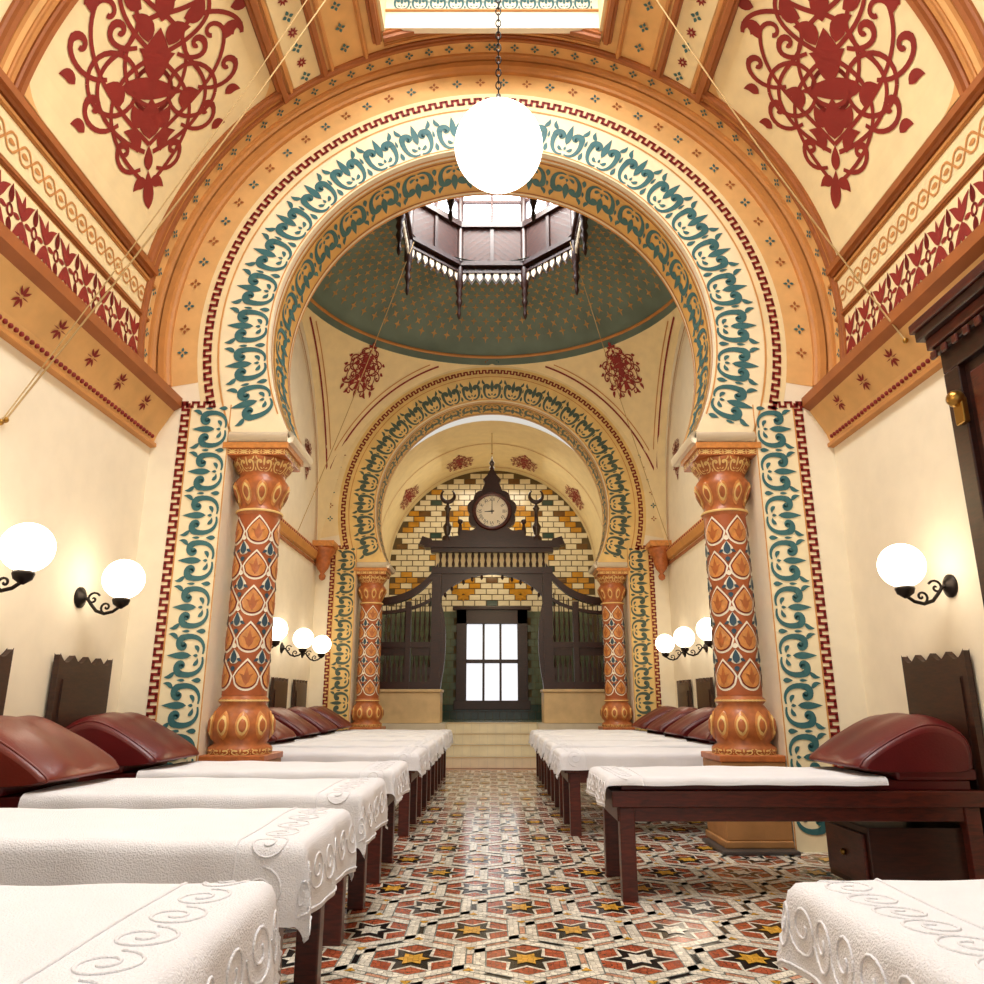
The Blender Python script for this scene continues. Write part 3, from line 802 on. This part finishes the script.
# ================= BEDS ================
def mk_towel(dx,dy,seed):
    t=MB(); W=.39; r=.035; L=1.58
    rnd=random.Random(seed); ph=rnd.random()*6
    def fn(u,v,e=0):
        ox=max(0,-u); oy=max(0,abs(v)-W+.03); hd=hypot(ox,oy); h=(ox**4+oy**4)**.25
        x=max(u,0); y_=max(-W+.03,min(W-.03,v)); z=.668+.004*sin(u*5+ph)*cos(v*6+ph)+.002*sin(u*17+v*9+ph)
        if hd>1e-6:
            d0=(-ox/hd,(1 if v>0 else -1)*oy/hd); an=h/r
            if an<pi/2: out=r*sin(an);dz=r*(1-cos(an))
            else: out=r;dz=r+(h-r*pi/2)
            along=v if ox>oy else u
            corner=min(ox,oy)/max(1e-6,max(ox,oy))
            wv=(.014+.012*sin(along*13+ph)+.005*sin(along*31+ph*2)+.03*corner)*min(1,h/.2)
            out+=wv+e*min(1,an); x+=d0[0]*out; y_+=d0[1]*out; z-=dz-e*max(0,1-an)
        else: z+=e
        return (x,y_,z)
    nu,nv=80,50
    hy=W-.03+dy
    t.patch(-dx,L,-hy,hy,fn,'towel',nu,nv,True)
    for k in range(8):
        vc=-hy+.10+k*(2*hy-.20)/7
        for uc,s_ in ((-dx*.5,1),(.09,-1)):
            pts=spir(uc,vc,.070,.012,pi/2*s_,pi/2*s_+s_*10,26)
            t.tube([fn(a_,b_,.0005) for a_,b_ in pts],.0038,'towel',5)
    for uu in (-dx+.015,.18):
        t.tube([fn(uu,-hy+2*hy*i/40,.001) for i in range(41)],.004,'towel',5)
    return t
def mk_frame():
    b=MB()
    b.box(.0,2.1,-.375,.375,.50,.59,'wood'); b.box(.03,2.07,-.345,.345,.42,.50,'wood')
    for x in (.04,1.98):
        for y_ in (-.36,.28): b.box(x,x+.085,y_,y_+.08,0,.50,'wood')
    b.box(.06,2.05,-.33,.33,.59,.645,'leather')
    return b
def mk_head():
    h=MB(); pts=[(-.36,.30),(.36,.30),(.36,1.36)]
    n=4
    for i in range(n):
        y0=.36-.72*i/n
        for j in range(9):
            a_=j/8; pts.append((y0-.18*a_,1.40-.055*sin(pi*a_)))
    pts.append((-.36,1.36))
    h.prism(pts,lambda a_,b_,dd:(dd,a_,b_),2.11,2.15,'bwood')
    h.prism([(-.30,.5),(.30,.5),(.30,1.24),(-.30,1.24)],lambda a_,b_,dd:(dd,a_,b_),2.098,2.112,'bwood')
    return h
def catm(P,n=4):
    o=[];N=len(P)
    for i in range(N):
        p0,p1,p2,p3=P[(i-1)%N],P[i],P[(i+1)%N],P[(i+2)%N]
        for j in range(n):
            t=j/n
            o.append(tuple(.5*((2*p1[q])+(-p0[q]+p2[q])*t+(2*p0[q]-5*p1[q]+4*p2[q]-p3[q])*t*t+(-p0[q]+3*p1[q]-3*p2[q]+p3[q])*t**3) for q in (0,1)))
    return o
def mk_cush(k):
    c=MB()
    P=catm([(1.38,.71),(1.36,.75),(1.46,.83),(1.64,.94),(1.80,1.01),(1.92,1.01),(2.04,.95),(2.085,.87),(2.085,.76),(2.04,.70),(1.7,.69)],4)
    ny=28; n=len(P); vs=[]; cx,cz=1.76,.80
    for j in range(ny+1):
        s_=sin(pi/2*(-1+2*j/ny)); y_=.385*s_
        e=max(.0,(1-abs(s_)**4))**.5*.30+.70
        for a_,b_ in P:
            vs.append((cx+(a_-cx)*(.35+.65*e),y_,max(.695,.70+(b_-.70)*e)+.005*sin(y_*23+a_*7)*(b_>.76)))
    fs=[(j*n+i,j*n+(i+1)%n,(j+1)*n+(i+1)%n,(j+1)*n+i) for j in range(ny) for i in range(n)]
    c.add(vs,fs,k,True)
    c.add([vs[i] for i in range(n)],[tuple(range(n))],k); c.add([vs[ny*n+i] for i in range(n)],[tuple(range(n-1,-1,-1))],k)
    for o_ in (3,ny-3): c.tube([vs[o_*n+i] for i in range(n)],.006,k,6,True)
    return c
def cbase():
    c=MB(); c.box(1.60,2.08,-.36,.36,.645,.71,'leather'); return c
meshes={}
def mesh_of(key,fnc):
    if key not in meshes:
        o=fnc().build(key); me=o.data; bpy.data.objects.remove(o); meshes[key]=me
    return meshes[key]
def bed(sg,yc,var,ck_='leather',x0=.66):
    e=empty('daybed',(sg*x0,yc,0),pi if sg<0 else 0)  # resting bed, head end at the wall
    sx=(2.93-x0)/2.15
    def ch(nm,me,bev=0,off=0):
        o=bpy.data.objects.new(nm,me); COL.objects.link(o); o.parent=e; o.location=(off,0,0)
        if bev:
            b_=o.modifiers.new('b','BEVEL'); b_.width=bev; b_.segments=2
        return o
    off=2.93-x0-2.15
    fo=ch('frame',mesh_of('frame',mk_frame),.006); fo.scale=(sx,1,1)
    ch('towel',mesh_of('towel%s'%(var,),lambda:mk_towel(*var)),0,0).scale=(1.02,1,1)
    ch('headboard',mesh_of('headboard',mk_head),.004,off)
    ch('cushion',mesh_of('cushion'+ck_,lambda:mk_cush(ck_)),0,off)
    ch('cushion_base',mesh_of('cushion_base',cbase),.02,off)
    return e
for i,yc in enumerate((1.68,3.02,4.30,5.54,7.25,8.4,9.55,10.7,11.85)):
    bed(-1,yc,(.26 if i<3 else .22,.26 if i<3 else .16,i%3),'leather2' if i in (2,5) else 'leather',.57 if i==0 else (.63 if i==1 else .66))
for i,yc in enumerate((1.72,5.1,7.25,8.4,9.55,10.7,11.85)):
    e=bed(1,yc,((.19,.065,5) if i==1 else (.22,.16,3+i%2)),x0=(.78,.70,.62,.63,.63,.63,.63)[i])
    if i==1:
        c=MB(); c.box(1.5,2.08,-.3,.3,.02,.38,'dwood'); c.box(1.48,1.50,-.26,.26,.06,.34,'wood'); c.sphere((1.47,0,.2),.02,'brass',8,6)
        c.build('storage_drawer',e,bevel=.01)

# ================= SCONCES ================
def sconce():
    s=MB()
    s.lathe([(.001,0),(.075,0),(.075,.012),(.05,.02),(.03,.04),(.001,.045)],(0,0,-.12),'iron',20,'x')
    pth=[(.03,-.12),(.06,-.13),(.09,-.17),(.13,-.215),(.19,-.235),(.25,-.22),(.29,-.19),(.30,-.15)]
    s.tube([(a_,0,b_) for a_,b_ in pth],.012,'iron',8)
    s.tube([(.10+.05*(1-i/16)*cos(.5+i*.5),0,-.13+.05*(1-i/16)*sin(.5+i*.5)) for i in range(17)],.008,'iron',6)
    s.tube([(.20+.045*(1-i/16)*cos(-1.5-i*.5),0,-.19+.045*(1-i/16)*sin(-1.5-i*.5)) for i in range(17)],.008,'iron',6)
    s.lathe([(.01,-.2),(.05,-.17),(.06,-.14),(.055,-.125),(.03,-.13)],(.30,0,0),'iron',16)
    s.sphere((.30,0,.012),.142,'globe',28,18)
    return s
sm=sconce()
so_=None
for sg,yc in [(-1,3.1),(-1,4.25),(-1,5.42),(1,4.85),(-1,9.4),(-1,10.8),(-1,12.0),(1,9.4),(1,10.6),(1,11.8)]:
    if so_ is None: so_=sm.build('wall_sconce'); o=so_
    else: o=bpy.data.objects.new('wall_sconce',so_.data); COL.objects.link(o)
    o.location=(sg*HW,yc,1.93); o.rotation_euler=(0,0,0 if sg<0 else pi)
# pendant
p=MB(); PX,PY,PZ=.035,3.37,3.92
p.sphere((0,0,0),.232,'pglobe',40,24)
p.lathe([(.07,.22),(.075,.235),(.05,.255),(.02,.28),(.012,.33)],(0,0,0),'iron',16)
z=.33;i=0
while z<7.6-PZ:
    q=[( .014*cos(a_*pi/5),0,.026*sin(a_*pi/5)) for a_ in range(10)]
    p.tube([(x if i%2 else 0,0 if i%2 else x,z+.022+zz) for x,_,zz in q],.004,'iron',5,True)
    z+=.042;i+=1
p.build('pendant_lamp',loc=(PX,PY,PZ))
def cord(nm,a_,b_,rr=.006):
    c=MB(); A_=Vector(a_);B_=Vector(b_)
    c.tube([A_.lerp(B_,i/12)-Vector((0,0,.10*sin(pi*i/12))) for i in range(13)],rr,'cord',6)
    c.sphere(A_,.02,'brass',8,6); return c.build(nm)
cord('hanging_cord',(-2.93,4.28,2.73),(-1.06,4.8,7.06)); cord('hanging_cord',(-2.93,4.24,2.70),(-1.06,4.6,7.06),.004)
cord('hanging_cord',(2.80,4.67,3.45),(1.06,4.8,7.06))
cord('hanging_cord',(-2.93,10.9,3.3),(-1.2,10.2,7.9),.006); cord('hanging_cord',(2.93,12.0,3.3),(1.2,10.2,7.9),.006)
cord('hanging_cord',(0,13.9,5.70),(0,13.9,6.12),.010)
# door case right
w=MB()
X0=2.66
w.box(X0+.04,2.94,2.3,4.12,0,3.12,'dwood')
for (y0,y1,z0,z1) in ((2.3,4.12,2.95,3.12),(3.98,4.12,0,2.95),(2.3,2.44,0,2.95),(3.14,3.28,0,2.95),(2.3,4.12,0,.25),(2.3,4.12,1.5,1.64)):
    w.box(X0,X0+.06,y0,y1,z0,z1,'dwood')
for ya,yb in ((2.5,3.08),(3.34,3.92)):
    for za,zb in ((.32,1.43),(1.71,2.88)): w.box(X0+.02,X0+.05,ya,yb,za,zb,'wood')
w.box(X0-.03,2.94,2.25,4.14,3.08,3.12,'dwood'); w.box(X0-.05,2.93,2.2,4.16,3.12,3.19,'wood')
for i in range(18): w.box(X0-.05,X0-.03,2.3+i*.105,2.35+i*.105,3.05,3.10,'wood')
w.sphere((X0-.03,4.0,2.75),.05,'brass',12,8); w.box(X0-.03,X0+.01,3.96,4.04,2.6,2.75,'brass')
w.box(X0-.09,2.70,2.15,4.19,3.19,3.25,'dwood'); w.box(X0-.11,2.68,2.12,4.21,3.25,3.31,'wood')
w.build('door_1',bevel=.008)

# ================= LIGHTS / WORLD / CAMERA ================
wd=bpy.data.worlds.new('World'); bpy.context.scene.world=wd; wd.use_nodes=True
bg=wd.node_tree.nodes['Background']; bg.inputs[0].default_value=(1,.94,.84,1); bg.inputs[1].default_value=.72
def area(nm,loc,rotx,sx,sy,e,col=(1,.93,.82)):
    l=bpy.data.lights.new(nm,'AREA'); l.shape='RECTANGLE'; l.size=sx; l.size_y=sy; l.energy=e; l.color=col
    o=bpy.data.objects.new(nm,l); COL.objects.link(o); o.location=loc; o.rotation_euler=(rotx,0,0); return o
area('light_skylight',(0,2.9,7.5),0,1.8,4.0,290,(1,.98,.96))
area('light_lantern',(0,9.75,9.6),0,1.6,1.6,200,(1,.98,.95))
area('niche_fill_area',(0,14.9,5.9),0,1.6,1.2,50,(1,.90,.72))  # added area light to brighten the niche tiles, no fixture there
def pt(nm,loc,e,r=.2,col=(1,.85,.62)):
    l=bpy.data.lights.new(nm,'POINT'); l.energy=e; l.shadow_soft_size=r; l.color=col
    o=bpy.data.objects.new(nm,l); COL.objects.link(o); o.location=loc
pt('bay_fill',(0,9.6,3.6),80,.5,(1,.78,.48)); pt('light_front',(0,2.6,3.0),45,.5,(1,.87,.67)); pt('niche_fill_point',(0,15.3,4.2),28,.3,(1,.80,.52))  # bay and niche points are added warm fill, without lamps of their own
cam=bpy.data.cameras.new('Camera'); cam.lens=757/984*36; cam.sensor_width=36; cam.clip_start=.02
co=bpy.data.objects.new('Camera',cam); COL.objects.link(co); co.location=(0,0,1.1); co.rotation_euler=(radians(90+15.4),0,0)
bpy.context.scene.camera=co
bpy.context.scene.view_settings.view_transform='Standard'
